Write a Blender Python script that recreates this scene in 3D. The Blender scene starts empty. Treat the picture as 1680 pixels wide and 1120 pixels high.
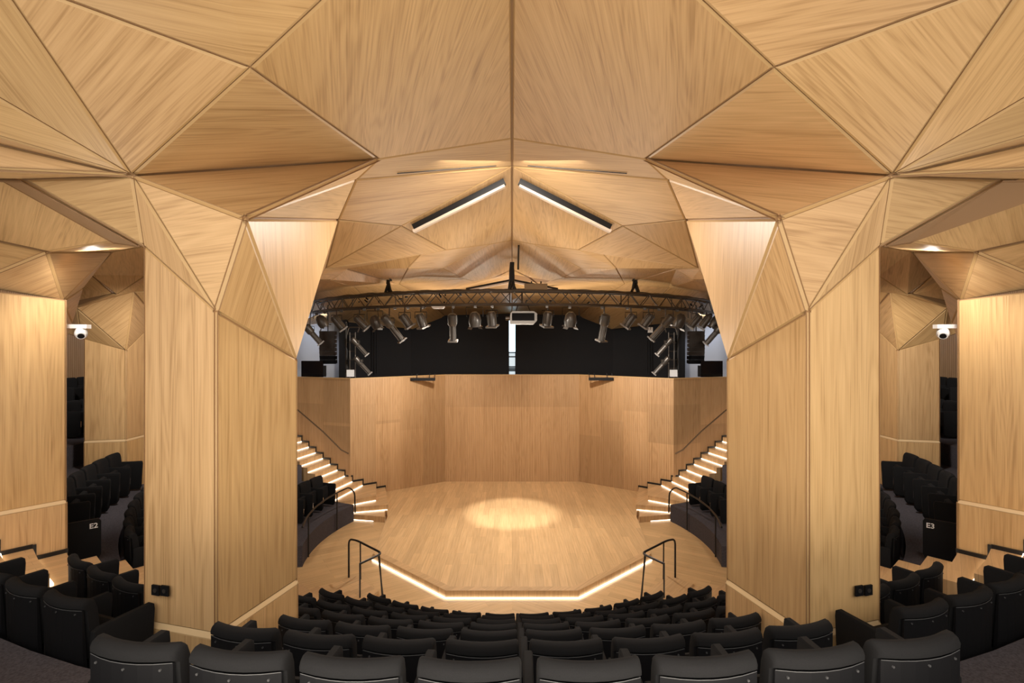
import bpy, bmesh, math, random
from mathutils import Vector, Matrix
random.seed(7)
SC = bpy.context.scene
COL = SC.collection
F = 850.0          # focal length in pixels of a 1680 px wide frame
EYE = 5.29         # camera height above the lower wooden floor
CZ = 13.3          # depth of the centre the seat rows curve round
# ------------------------------------------------------------------ camera
cd = bpy.data.cameras.new('camera'); cam = bpy.data.objects.new('camera', cd); COL.objects.link(cam)
cam.location = (0, 0, EYE); cam.rotation_euler = (math.pi/2, 0, 0)
cd.sensor_width = 36; cd.lens = 36*F/1680; cd.clip_start = .05; cd.clip_end = 200
SC.camera = cam
# ------------------------------------------------------------------ world, exposure
w = bpy.data.worlds.new('world'); SC.world = w; w.use_nodes = True
w.node_tree.nodes['Background'].inputs[0].default_value = (1.0, .93, .84, 1)
w.node_tree.nodes['Background'].inputs[1].default_value = 1.12
SC.view_settings.view_transform = 'Standard'; SC.view_settings.look = 'None'
SC.view_settings.gamma = 1; SC.view_settings.use_curve_mapping = False
SC.view_settings.exposure = 0.6
# ------------------------------------------------------------------ stage, gallery and soffit lamps, plus added fill lights
def area(name, loc, target, sx, sy, power, col=(1, .93, .84)):
    d = bpy.data.lights.new(name, 'AREA'); d.shape = 'RECTANGLE'; d.size = sx; d.size_y = sy
    d.energy = power; d.color = col
    o = bpy.data.objects.new(name, d); COL.objects.link(o); o.location = loc
    o.rotation_euler = (Vector(target)-Vector(loc)).to_track_quat('-Z', 'Y').to_euler(); return o
def spot(name, loc, target, power, size=60, blend=.6, col=(1, .93, .84), r=.06):
    d = bpy.data.lights.new(name, 'SPOT'); d.energy = power; d.spot_size = math.radians(size)
    d.spot_blend = blend; d.color = col; d.shadow_soft_size = r
    o = bpy.data.objects.new(name, d); COL.objects.link(o); o.location = loc
    o.rotation_euler = (Vector(target)-Vector(loc)).to_track_quat('-Z', 'Y').to_euler(); return o
area('rear_fill', (0, -1.6, 7.2), (0, 6, 4.6), 7, 1.2, 25)  # added fill behind the camera, stands for no fitting
area('front_up_fill', (0, 1.5, 3.9), (0, 4.6, 8.0), 4, .6, 95, (1, .89, .74))  # added fill low over the nearest row, brightens the ceiling
for s in (-1, 1):
    area('rear_side_fill', (s*5.2, -.6, 6.6), (s*3.5, 6, 5.0), 2.5, 1.2, 12)  # added soft fill on each side behind the camera
    spot('column_fill', (s*.35, 8.2, 7.35), (s*2.3, 4.9, 4.0), 300, 100, .9, r=.3)  # added fill to brighten the inner faces of the near columns
    spot('far_column_fill', (s*6.5, 9.6, 6.0), (s*8.6, 12.0, 3.2), 290, 120, .8, r=.2)  # added spot without a fitting, brightens the far column
    spot('outer_wall_fill', (s*9.8, 10.2, 7.0), (s*13.8, 15.8, 5.0), 420, 110, .8, r=.2)  # added to brighten the outer slatted wall
    spot('aisle_soffit_fill', (s*5.5, 5.0, 3.9), (s*4.9, 5.0, 6.8), 75, 120, .9, r=.3)  # added out of view to lift the dark soffit
    spot('aisle_fill', (s*5.5, 6.2, 6.25), (s*5.9, 8.6, 2.6), 65, 130, .8, r=.15)  # added fill over the aisle steps, no real lamp there
    spot('stage_wall_light', (s*1.9, 15.0, 5.8), (s*3.9, 18.0, 2.0), 420, 130, .9, r=.15)
    spot('stair_wall_fill', (-s*1.6, 12.4, 5.7), (s*6.9, 17.6, 2.9), 900, 42, .9, r=.2)  # extra spot added to brighten the wall beside the stairs
    spot('stage_spot', (s*1.2, 14.9, 5.8), (s*1.2, 12.3, 0), 560, 80, .9, r=.1)
    spot('gallery_light', (s*7.2, 20.2, 6.4), (s*8.6, 20.0, 4.6), 240, 150, .6, (.75, .84, 1), r=.15)
    spot('soffit_lamp', (s*5.55, 6.9, 6.32), (s*5.3, 6.8, 7), 14, 150, .8, (1, .95, .86), r=.05)
spot('stage_key', (0, 15.3, 5.9), (0, 15.5, .17), 1000, 32, .55, (1, .95, .88), r=.1)
area('front_row_fill', (0, 6.9, 7.7), (0, 9.5, 0), 3.0, .8, 190)  # added fill under the ridge, not a real fitting
area('far_ceiling_fill', (0, 17.2, 5.3), (0, 16.2, 9), 8, .5, 110, (1, .88, .72))  # added fill in mid-air behind the truss, brightens the far ceiling
area('vault_fill', (0, 10.2, 5.2), (0, 9.4, 7.9), 4, 1.2, 45, (1, .88, .72))  # unseen fill in mid-air, added to brighten the vault
# ------------------------------------------------------------------ materials
def mat(name):
    m = bpy.data.materials.new(name); m.use_nodes = True
    return m, m.node_tree, m.node_tree.nodes['Principled BSDF']
def plain(name, col, rough=.6, metal=0, emit=0, spec=.5):
    m, nt, b = mat(name)
    b.inputs['Base Color'].default_value = (*col, 1); b.inputs['Roughness'].default_value = rough
    b.inputs['Metallic'].default_value = metal; b.inputs['Specular IOR Level'].default_value = spec
    if emit:
        b.inputs['Emission Color'].default_value = (*col, 1); b.inputs['Emission Strength'].default_value = emit
    return m
def N(nt, t, **k):
    n = nt.nodes.new(t)
    for a, v in k.items(): setattr(n, a, v)
    return n
def mth(nt, op, a, b=None, c=None):
    n = N(nt, 'ShaderNodeMath', operation=op)
    for i, v in enumerate((a, b, c)):
        if v is None: continue
        if isinstance(v, (int, float)): n.inputs[i].default_value = v
        else: nt.links.new(v, n.inputs[i])
    return n.outputs[0]
def ramp(nt, fac, stops):
    r = N(nt, 'ShaderNodeValToRGB'); e = r.color_ramp.elements
    while len(e) < len(stops): e.new(.5)
    for i, (p, c) in enumerate(stops): e[i].position = p; e[i].color = (*c, 1)
    nt.links.new(fac, r.inputs[0]); return r.outputs[0]
def wood(name, base, strip=.27, rough=.42, slat=0, contrast=1.0):
    """oak veneer: u runs across the grain, v along it, both in metres"""
    m, nt, b = mat(name); L = nt.links.new
    uv = N(nt, 'ShaderNodeUVMap'); sp = N(nt, 'ShaderNodeSeparateXYZ'); L(uv.outputs[0], sp.inputs[0])
    u, v = sp.outputs[0], sp.outputs[1]
    idx = mth(nt, 'FLOOR', mth(nt, 'DIVIDE', u, strip))
    wn = N(nt, 'ShaderNodeTexWhiteNoise', noise_dimensions='1D'); L(idx, wn.inputs['W'])
    def noise(su, sv, off, det, sc=1, dist=0):
        cb = N(nt, 'ShaderNodeCombineXYZ')
        L(mth(nt, 'MULTIPLY', u, su), cb.inputs[0]); L(mth(nt, 'MULTIPLY', v, sv), cb.inputs[1])
        L(mth(nt, 'MULTIPLY', wn.outputs[0], off), cb.inputs[2])
        n = N(nt, 'ShaderNodeTexNoise'); L(cb.outputs[0], n.inputs['Vector'])
        n.inputs['Scale'].default_value = sc; n.inputs['Detail'].default_value = det
        n.inputs['Distortion'].default_value = dist; return n.outputs[0]
    broad = noise(3.2, .33, 40, 2)
    fine = noise(85, 1.6, 13, 3)
    mid = noise(16, .5, 25, 3, dist=.3)
    fu = mth(nt, 'SUBTRACT', mth(nt, 'FRACT', mth(nt, 'DIVIDE', u, strip)), .5)
    arc = mth(nt, 'MULTIPLY', mth(nt, 'MULTIPLY', fu, fu), 46)
    rings = mth(nt, 'SINE', mth(nt, 'ADD', mth(nt, 'ADD', mth(nt, 'MULTIPLY', broad, 60), arc), mth(nt, 'MULTIPLY', v, 5.5)))
    g = mth(nt, 'MULTIPLY', mth(nt, 'SUBTRACT', fine, .5), .8*contrast)
    g = mth(nt, 'ADD', g, mth(nt, 'MULTIPLY', mth(nt, 'SUBTRACT', mid, .5), .6*contrast))
    g = mth(nt, 'ADD', g, mth(nt, 'MULTIPLY', rings, .07*contrast))
    g = mth(nt, 'ADD', g, mth(nt, 'MULTIPLY', mth(nt, 'SUBTRACT', wn.outputs[0], .5), .16))
    g = mth(nt, 'ADD', g, .5)
    c = ramp(nt, g, [(0, tuple(x*k for x, k in zip(base, (.62, .56, .48)))), (.45, base),
                     (1, tuple(min(1, x*k) for x, k in zip(base, (1.22, 1.27, 1.36))))])
    at = N(nt, 'ShaderNodeAttribute', attribute_name='tint')
    mx = N(nt, 'ShaderNodeMix', data_type='RGBA', blend_type='MULTIPLY'); mx.inputs[0].default_value = 1
    L(c, mx.inputs[6]); L(at.outputs['Color'], mx.inputs[7]); out = mx.outputs[2]
    if slat:
        f = mth(nt, 'FRACT', mth(nt, 'DIVIDE', u, slat))
        line = mth(nt, 'LESS_THAN', f, .24)
        m2 = N(nt, 'ShaderNodeMix', data_type='RGBA', blend_type='MULTIPLY')
        L(mth(nt, 'MULTIPLY', line, .85), m2.inputs[0]); L(out, m2.inputs[6]); m2.inputs[7].default_value = (.55, .47, .38, 1)
        out = m2.outputs[2]
        bp = N(nt, 'ShaderNodeBump'); bp.inputs['Strength'].default_value = .5; bp.inputs['Distance'].default_value = .01
        L(mth(nt, 'SUBTRACT', 1, line), bp.inputs['Height']); L(bp.outputs[0], b.inputs['Normal'])
    L(out, b.inputs['Base Color']); b.inputs['Roughness'].default_value = rough
    b.inputs['Specular IOR Level'].default_value = .32
    return m
OAK = (.55, .345, .158)
W_PANEL = wood('oak_veneer', OAK, contrast=1.25)
W_EDGE = plain('oak_edge', (.50, .32, .14), .5)
W_GROOVE = plain('oak_groove', (.30, .17, .075), .7)
W_SLAT = wood('slatted_oak', (.50, .31, .155), strip=.5, slat=.058, contrast=1.0)
def planks(name, base, rot, width=.12, rough=.33):
    m, nt, b = mat(name); L = nt.links.new
    tc = N(nt, 'ShaderNodeTexCoord'); mp = N(nt, 'ShaderNodeMapping'); mp.inputs['Rotation'].default_value = (0, 0, rot)
    L(tc.outputs['Object'], mp.inputs[0])
    br = N(nt, 'ShaderNodeTexBrick'); L(mp.outputs[0], br.inputs[0])
    br.offset = .37; br.inputs['Scale'].default_value = 1; br.inputs['Brick Width'].default_value = 1.7
    br.inputs['Row Height'].default_value = width; br.inputs['Mortar Size'].default_value = .0016
    br.inputs['Color1'].default_value = (*[x*.89 for x in base], 1)
    br.inputs['Color2'].default_value = (*[min(1, x*1.10) for x in base], 1)
    br.inputs['Mortar'].default_value = (*[x*.5 for x in base], 1)
    mp2 = N(nt, 'ShaderNodeMapping'); mp2.inputs['Scale'].default_value = (1.5, 28, 1); L(mp.outputs[0], mp2.inputs[0])
    n = N(nt, 'ShaderNodeTexNoise'); n.inputs['Scale'].default_value = 1; n.inputs['Detail'].default_value = 4; L(mp2.outputs[0], n.inputs['Vector'])
    c = ramp(nt, n.outputs[0], [(.25, (.78, .74, .68)), (.7, (1.0, 1.0, 1.0))])
    mx = N(nt, 'ShaderNodeMix', data_type='RGBA', blend_type='MULTIPLY'); mx.inputs[0].default_value = 1
    L(br.outputs[0], mx.inputs[6]); L(c, mx.inputs[7]); L(mx.outputs[2], b.inputs['Base Color'])
    b.inputs['Roughness'].default_value = rough; return m
P_STAGE = planks('stage_boards', (.66, .44, .225), math.pi/2, .17)
P_FLOOR = planks('floor_boards', (.62, .41, .205), math.radians(-32), .17)
P_FLOORM = planks('floor_boards_mirrored', (.62, .41, .205), math.radians(32), .17)
P_FLOOR2 = planks('stair_boards', (.60, .39, .20), math.radians(-50), .14)
def fabric(name, col, rough=.95, bump=.25, sc=400):
    m, nt, b = mat(name); L = nt.links.new
    tc = N(nt, 'ShaderNodeTexCoord'); n = N(nt, 'ShaderNodeTexNoise'); n.inputs['Scale'].default_value = sc; n.inputs['Detail'].default_value = 2
    L(tc.outputs['Object'], n.inputs['Vector'])
    L(ramp(nt, n.outputs[0], [(.3, tuple(x*.7 for x in col)), (.7, tuple(x*1.3 for x in col))]), b.inputs['Base Color'])
    bp = N(nt, 'ShaderNodeBump'); bp.inputs['Strength'].default_value = bump; bp.inputs['Distance'].default_value = .002
    L(n.outputs[0], bp.inputs['Height']); L(bp.outputs[0], b.inputs['Normal'])
    b.inputs['Roughness'].default_value = rough; b.inputs['Specular IOR Level'].default_value = .2
    return m
FAB = fabric('black_fabric', (.0085, .0085, .0093)); CARPET = fabric('dark_carpet', (.062, .056, .064), bump=.5, sc=60)
BLK = plain('black_shell', (.004, .004, .005), .65, spec=.2); SEAM = plain('seam_piping', (.05, .05, .052), .5); BLKM = plain('black_metal', (.012, .012, .013), .38, .3)
WALLB = plain('black_wall', (.009, .009, .012), .75); GREYW = plain('grey_wall', (.42, .43, .46), .6)
CHROME = plain('chrome', (.7, .7, .72), .2, 1); ALU = plain('dark_aluminium', (.16, .145, .13), .38, .85)
WHITE = plain('white_plastic', (.85, .85, .85), .4); LEDM = plain('led_strip', (1, .9, .74), .5, 0, 2.5)
DIFF = plain('lamp_diffuser', (.62, .50, .39), .5, 0, .12); LETTER = plain('white_lettering', (.8, .8, .8), .5, 0, .0)
LENS = plain('spot_lens', (.8, .85, .9), .08); SCREEN = plain('dark_screen', (.003, .003, .004), .15)
SKYP = plain('daylight_pane', (.62, .86, 1), .4, 0, 2.6); SKYL = plain('lower_pane', (.62, .74, .80), .3, 0, .55)
BOXM = plain('brown_box', (.30, .20, .10), .6); CABLE = plain('black_cable', (.01, .01, .01), .5)
SPKG = plain('speaker_grille', (.055, .046, .04), .5); FIX = plain('fixture_body', (.115, .105, .095), .35, .5)
FIXF = plain('fixture_fin', (.24, .22, .2), .35, .6)
# ------------------------------------------------------------------ mesh helpers
def V(px, py, Z): return Vector(((px-840)*Z/F, Z, EYE+(560-py)*Z/F))
def mir(p): return Vector((-p[0], p[1], p[2]))
class MB:
    def __init__(s): s.v = []; s.f = []; s.m = []; s.uv = []; s.t = []
    def face(s, pts, mi=0, uv=None, tint=(1, 1, 1)):
        b = len(s.v); s.v += [tuple(p) for p in pts]; s.f.append(tuple(range(b, b+len(pts)))); s.m.append(mi)
        s.uv.append(uv or [(0, 0)]*len(pts)); s.t.append(tint)
    def box(s, c, d, R=None, mi=0):
        c = Vector(c); R = R or Matrix.Identity(3)
        q = [c+R@Vector((x*d[0]/2, y*d[1]/2, z*d[2]/2)) for x in (-1, 1) for y in (-1, 1) for z in (-1, 1)]
        for i in ((0, 1, 3, 2), (4, 6, 7, 5), (0, 4, 5, 1), (2, 3, 7, 6), (0, 2, 6, 4), (1, 5, 7, 3)): s.face([q[k] for k in i], mi)
    def hexa(s, lo, hi, mi=0, mtop=None):
        n = len(lo); s.face(hi, mi if mtop is None else mtop); s.face(lo[::-1], mi)
        for i in range(n): j = (i+1) % n; s.face([lo[i], lo[j], hi[j], hi[i]], mi)
    def tube(s, pts, r, n=8, mi=0, caps=True):
        pts = [Vector(p) for p in pts]; rings = []
        up = None
        for i, p in enumerate(pts):
            d = (pts[min(i+1, len(pts)-1)]-pts[max(i-1, 0)]).normalized()
            if up is None: up = d.orthogonal().normalized()
            up = (up-d*up.dot(d)).normalized(); b = d.cross(up)
            rr = r[i] if isinstance(r, (list, tuple)) else r
            rings.append([p+(up*math.cos(2*math.pi*k/n)+b*math.sin(2*math.pi*k/n))*rr for k in range(n)])
        for a, b in zip(rings, rings[1:]):
            for k in range(n): s.face([a[k], a[(k+1) % n], b[(k+1) % n], b[k]], mi)
        if caps: s.face(rings[0][::-1], mi); s.face(rings[-1], mi)
    def build(s, name, mats, parent=None, smooth=False, loc=None, weld=False):
        me = bpy.data.meshes.new(name); me.from_pydata(s.v, [], s.f)
        mats = mats if isinstance(mats, (list, tuple)) else [mats]
        for m in mats: me.materials.append(m)
        me.polygons.foreach_set('material_index', s.m)
        ul = me.uv_layers.new(name='UVMap'); k = 0
        at = me.attributes.new('tint', 'FLOAT_COLOR', 'CORNER')
        ul = me.uv_layers['UVMap']; at = me.attributes['tint']
        for i, poly in enumerate(me.polygons):
            for j in range(len(s.f[i])):
                ul.data[k].uv = s.uv[i][j]; at.data[k].color = (*s.t[i], 1); k += 1
        if weld or smooth:
            bm = bmesh.new(); bm.from_mesh(me); bmesh.ops.remove_doubles(bm, verts=bm.verts, dist=1e-4)
            bmesh.ops.recalc_face_normals(bm, faces=bm.faces); bm.to_mesh(me); bm.free()
        if smooth:
            for p in me.polygons: p.use_smooth = True
            try: me.set_sharp_from_angle(angle=math.radians(40))
            except Exception: pass
        o = bpy.data.objects.new(name, me); COL.objects.link(o)
        if loc is not None: o.location = loc
        if parent: o.parent = parent
        return o
def tag(o, label=None, cat=None, group=None, kind=None):
    if label: o['label'] = label
    if cat: o['category'] = cat
    if group: o['group'] = group
    if kind: o['kind'] = kind
    return o
def thing(name, label, cat, loc=(0, 0, 0), rz=0, group=None):
    o = bpy.data.objects.new(name, None); COL.objects.link(o); o.location = loc; o.rotation_euler = (0, 0, rz)
    o.empty_display_size = .1
    return tag(o, label, cat, group)
def struct(o): o['kind'] = 'structure'; return o
SIDE = {-1: 'left', 1: 'right'}
# a flat veneer panel with chamfered rim and a groove round it
def panel_to(mb, pts, eye, grain=None, gap=.007, cham=.016, depth=.02, tint=None, grooved=True):
    pts = [Vector(p) for p in pts]; n = Vector((0, 0, 0)); c = sum(pts, Vector())/len(pts)
    for i in range(len(pts)): n += (pts[i]-c).cross(pts[(i+1) % len(pts)]-c)
    n.normalize()
    if n.dot(Vector(eye)-c) < 0: pts.reverse(); n = -n
    k = len(pts)
    if grain is None:
        e = max(((pts[(i+1) % k]-pts[i]) for i in range(k)), key=lambda d: d.length)
    else: e = Vector(grain)
    e = (e-n*e.dot(n)).normalized(); a = n.cross(e)
    ou, ov = random.uniform(0, 50), random.uniform(0, 50)
    if tint is None:
        t = random.uniform(.90, 1.08); tint = (t*random.uniform(.99, 1.01), t, t*random.uniform(.95, 1.05))
    def uvf(p): return ((p-c).dot(a)+ou, (p-c).dot(e)+ov)
    def inset(d):
        out = []
        for i in range(k):
            p0, p1, p2 = pts[i-1], pts[i], pts[(i+1) % k]
            d1 = (p1-p0); d1 = (d1-n*d1.dot(n)).normalized(); d2 = (p2-p1); d2 = (d2-n*d2.dot(n)).normalized()
            n1, n2 = n.cross(d1), n.cross(d2); bis = n1+n2
            if bis.length < 1e-4: bis = n1
            bis.normalize(); s = max(.16, bis.dot(n1)); out.append(p1+bis*d/s)
        return out
    i1 = inset(gap); i2 = inset(gap+cham)
    mb.face(i2, 0, [uvf(p) for p in i2], tint)
    lo = [p-n*(cham*.75) for p in i1]; lo2 = [p-n*(depth+.01) for p in i1]
    for i in range(k):
        j = (i+1) % k
        mb.face([lo[i], lo[j], i2[j], i2[i]], 1); mb.face([lo2[i], lo2[j], lo[j], lo[i]], 2)
    bk = [p-n*depth for p in inset(-.012)]
    mb.face(bk, 2)
PM = [W_PANEL, W_EDGE, W_GROOVE]
EYEP = (0, 0, EYE)
def panel(name, pts, parent, **k):
    mb = MB(); panel_to(mb, pts, k.pop('eye', EYEP), **k); return mb.build(name, PM, parent)
# ------------------------------------------------------------------ SETTING: floors
def polar(R, th, s=-1): return (s*R*math.sin(th), CZ-R*math.cos(th))     # th measured from straight towards the camera
def flat(name, poly, z, m, th=.12):
    mb = MB(); hi = [Vector((x, y, z)) for x, y in poly]; lo = [Vector((x, y, z-th)) for x, y in poly]
    mb.hexa(lo, hi); o = mb.build(name, m); return struct(o)
flat('floor', [(-14, -4), (0, -4), (0, 21), (-14, 21)], 0, P_FLOOR)
flat('floor', [(0, -4), (14, -4), (14, 21), (0, 21)], 0, P_FLOORM)
# stage deck
stg = [(-1.36, 10.65), (1.36, 10.65), (3.35, 12.5), (3.64, 15.14), (4.33, 17.75), (2.45, 18.95), (-2.45, 18.95), (-4.33, 17.75), (-3.64, 15.14), (-3.35, 12.5)]
mb = MB(); mb.hexa([Vector((x, y, .0)) for x, y in stg], [Vector((x, y, .17)) for x, y in stg])
stage = tag(mb.build('stage', P_STAGE), 'low wooden stage floor of long pale boards with a lit front edge', 'stage')
# border boards and led strip of the stage front
fr = [(-3.35, 12.5), (-1.36, 10.65), (1.36, 10.65), (3.35, 12.5)]
mb = MB(); fi = [(-3.12, 12.53), (-1.29, 10.83), (1.29, 10.83), (3.12, 12.53)]
for k in range(3): mb.face([(*fr[k], .172), (*fr[k+1], .172), (*fi[k+1], .172), (*fi[k], .172)])
mb.build('edge_board', P_FLOOR2, stage)
for a, b in zip(fr, fr[1:]):
    a = Vector((*a, .025)); b = Vector((*b, .025)); d = (b-a).normalized(); n = Vector((d.y, -d.x, 0))
    mb = MB(); c = (a+b)/2+n*.022; R = Matrix.Rotation(math.atan2(d.y, d.x), 3, 'Z'); mb.box(c, ((b-a).length, .03, .022), R)
    mb.build('led_strip', LEDM, stage)
# aisle geometry
AA = math.radians(40); HW = .6
LV = lambda i: EYE-(1.86+.49*i)          # floor level of seat row i (1 = nearest, 7 = front row)
RIN = lambda i: 11.05-i
def th_wing_end(R):
    th = math.radians(60)
    while th < math.radians(150):
        x, y = polar(R, th)
        if y > 15.4+.42*(-x-5.09): break
        th += .01
    return th
def ring(i, t0, t1, t2, t3, s, zb):
    """carpeted platform between radius RIN and RIN+1; (t0,t1) angles at inner radius, (t2,t3) at outer"""
    n = 24; mb = MB(); z = LV(i); a = []; b = []
    for k in range(n+1):
        f = k/n; a.append(polar(RIN(i), t0+(t1-t0)*f, s)); b.append(polar(RIN(i)+1.0, t2+(t3-t2)*f, s))
    for k in range(n):
        q = [a[k], a[k+1], b[k+1], b[k]]
        mb.hexa([Vector((x, y, zb)) for x, y in q], [Vector((x, y, z)) for x, y in q])
    return mb
for i in range(-1, 7):
    R0 = RIN(i); R1 = R0+1
    c0, c1 = AA-math.asin(HW/R0), AA-math.asin(HW/R1)
    if i == 1: pass
    o = ring(i, -c0, c0, -c1, c1, 1, LV(i)-.6 if i < 6 else 0).build('floor_tier', CARPET)
    struct(o)
    for s in (-1, 1):
        e0, e1 = th_wing_end(R0), th_wing_end(R1)
        st = {6: math.radians(77), 5: math.radians(66)}.get(i, 0)
        o = ring(i, max(st, AA+math.asin(HW/R0)), e0, max(st, AA+math.asin(HW/R1)), e1, s, 0).build('floor_tier', CARPET); struct(o)
for s in (-1, 1):
    flat('floor_step', [(-s*x, y) for x, y in ((-3.43, 11.36), (-2.72, 10.62), (-2.9, 10.0), (-3.3, 9.6), (-4.6, 10.3), (-4.05, 10.75))], .16, P_FLOOR2, .16)
# top landing under the camera
mb = MB()
for k in range(24):
    q = []
    for kk, R in ((k, 13.05), (k+1, 13.05), (k+1, 17), (k, 17)): q.append(polar(R, -math.radians(60)+math.radians(120)*kk/24, 1))
    mb.hexa([Vector((x, y, 2.5)) for x, y in q], [Vector((x, y, LV(-1)+.02)) for x, y in q])
struct(mb.build('floor_landing', CARPET))
# aisle stairs: .163 risers, .333 goings
for s in (-1, 1):
    t = thing('aisle_stairs', '%s-hand flight of pale wooden aisle steps climbing between the seat blocks' % SIDE[s], 'stairs', (0, 0, 0))
    u = Vector((s*math.sin(AA), -math.cos(AA), 0)); p = Vector((u.y, -u.x, 0)); C0 = Vector((0, CZ, 0))
    for k in range(1, 26):
        r0 = 8.72-.333*(15-k); r1 = r0+.34; z = .163*k
        # treads follow the arc of the rows
        hw = HW-.004
        q = [C0+u*math.sqrt(r0*r0-hw*hw)-p*hw, C0+u*math.sqrt(r0*r0-hw*hw)+p*hw, C0+u*math.sqrt(r1*r1-hw*hw)+p*hw, C0+u*math.sqrt(r1*r1-hw*hw)-p*hw]
        q = [C0+u*math.sqrt(r0*r0-hw*hw)-p*hw, C0+u*r0, C0+u*math.sqrt(r0*r0-hw*hw)+p*hw, C0+u*math.sqrt(r1*r1-hw*hw)+p*hw, C0+u*r1, C0+u*math.sqrt(r1*r1-hw*hw)-p*hw]
        mb = MB(); mb.hexa([v+Vector((0, 0, max(0, z-.55))) for v in q], [v+Vector((0, 0, z)) for v in q]); mb.build('step', P_FLOOR2, t)
        mb = MB()
        for a, b in ((q[0], q[1]), (q[1], q[2])):
            d = (b-a).normalized(); c = (a+b)/2-u*.02+Vector((0, 0, z-.145))
            mb.box(c, ((b-a).length*.94, .035, .03), Matrix.Rotation(math.atan2(d.y, d.x), 3, 'Z'))
        mb.build('light_strip', LEDM, t)
# ------------------------------------------------------------------ stage wall (slatted), stairs beside it
WT = EYE-1.24
wallpts = [(-13, 19.6), (-7.33, 17.72), (-5.3, 16.98), (-2.45, 18.95), (2.45, 18.95), (5.3, 16.98), (7.33, 17.72), (13, 19.6)]
mb = MB(); uu = 0
for wi, (a, b) in enumerate(zip(wallpts, wallpts[1:])):
    a = Vector((*a, 0)); b = Vector((*b, 0)); L_ = (b-a).length; d = (b-a)/L_
    if wi == 3: cuts = [0, .95, 2.0, 3.1, 4.0, L_]
    else:
        nn = max(2, round(L_/.95)); cuts = [L_*k/nn for k in range(nn+1)]
    for ci, (x0, x1) in enumerate(zip(cuts, cuts[1:])):
        hs = [0, 2.85, WT] if wi == 3 else [0, (1.9, 2.5, 2.2)[ci % 3], (2.9, 3.2, 2.6)[(ci+1) % 3], WT]
        if wi == 3: hs = [0, 2.9, WT]
        for h0, h1 in zip(hs, hs[1:]):
            tt = random.uniform(.83, 1.06) if not (wi == 3 and h0 == 0) else 1.05
            p = [a+d*x0+Vector((0, 0, h0)), a+d*x1+Vector((0, 0, h0)), a+d*x1+Vector((0, 0, h1)), a+d*x0+Vector((0, 0, h1))]
            mb.face(p, 0, [(uu+x0, h0), (uu+x1, h0), (uu+x1, h1), (uu+x0, h1)], (tt, tt*.99, tt*.97))
    uu += L_
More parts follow.
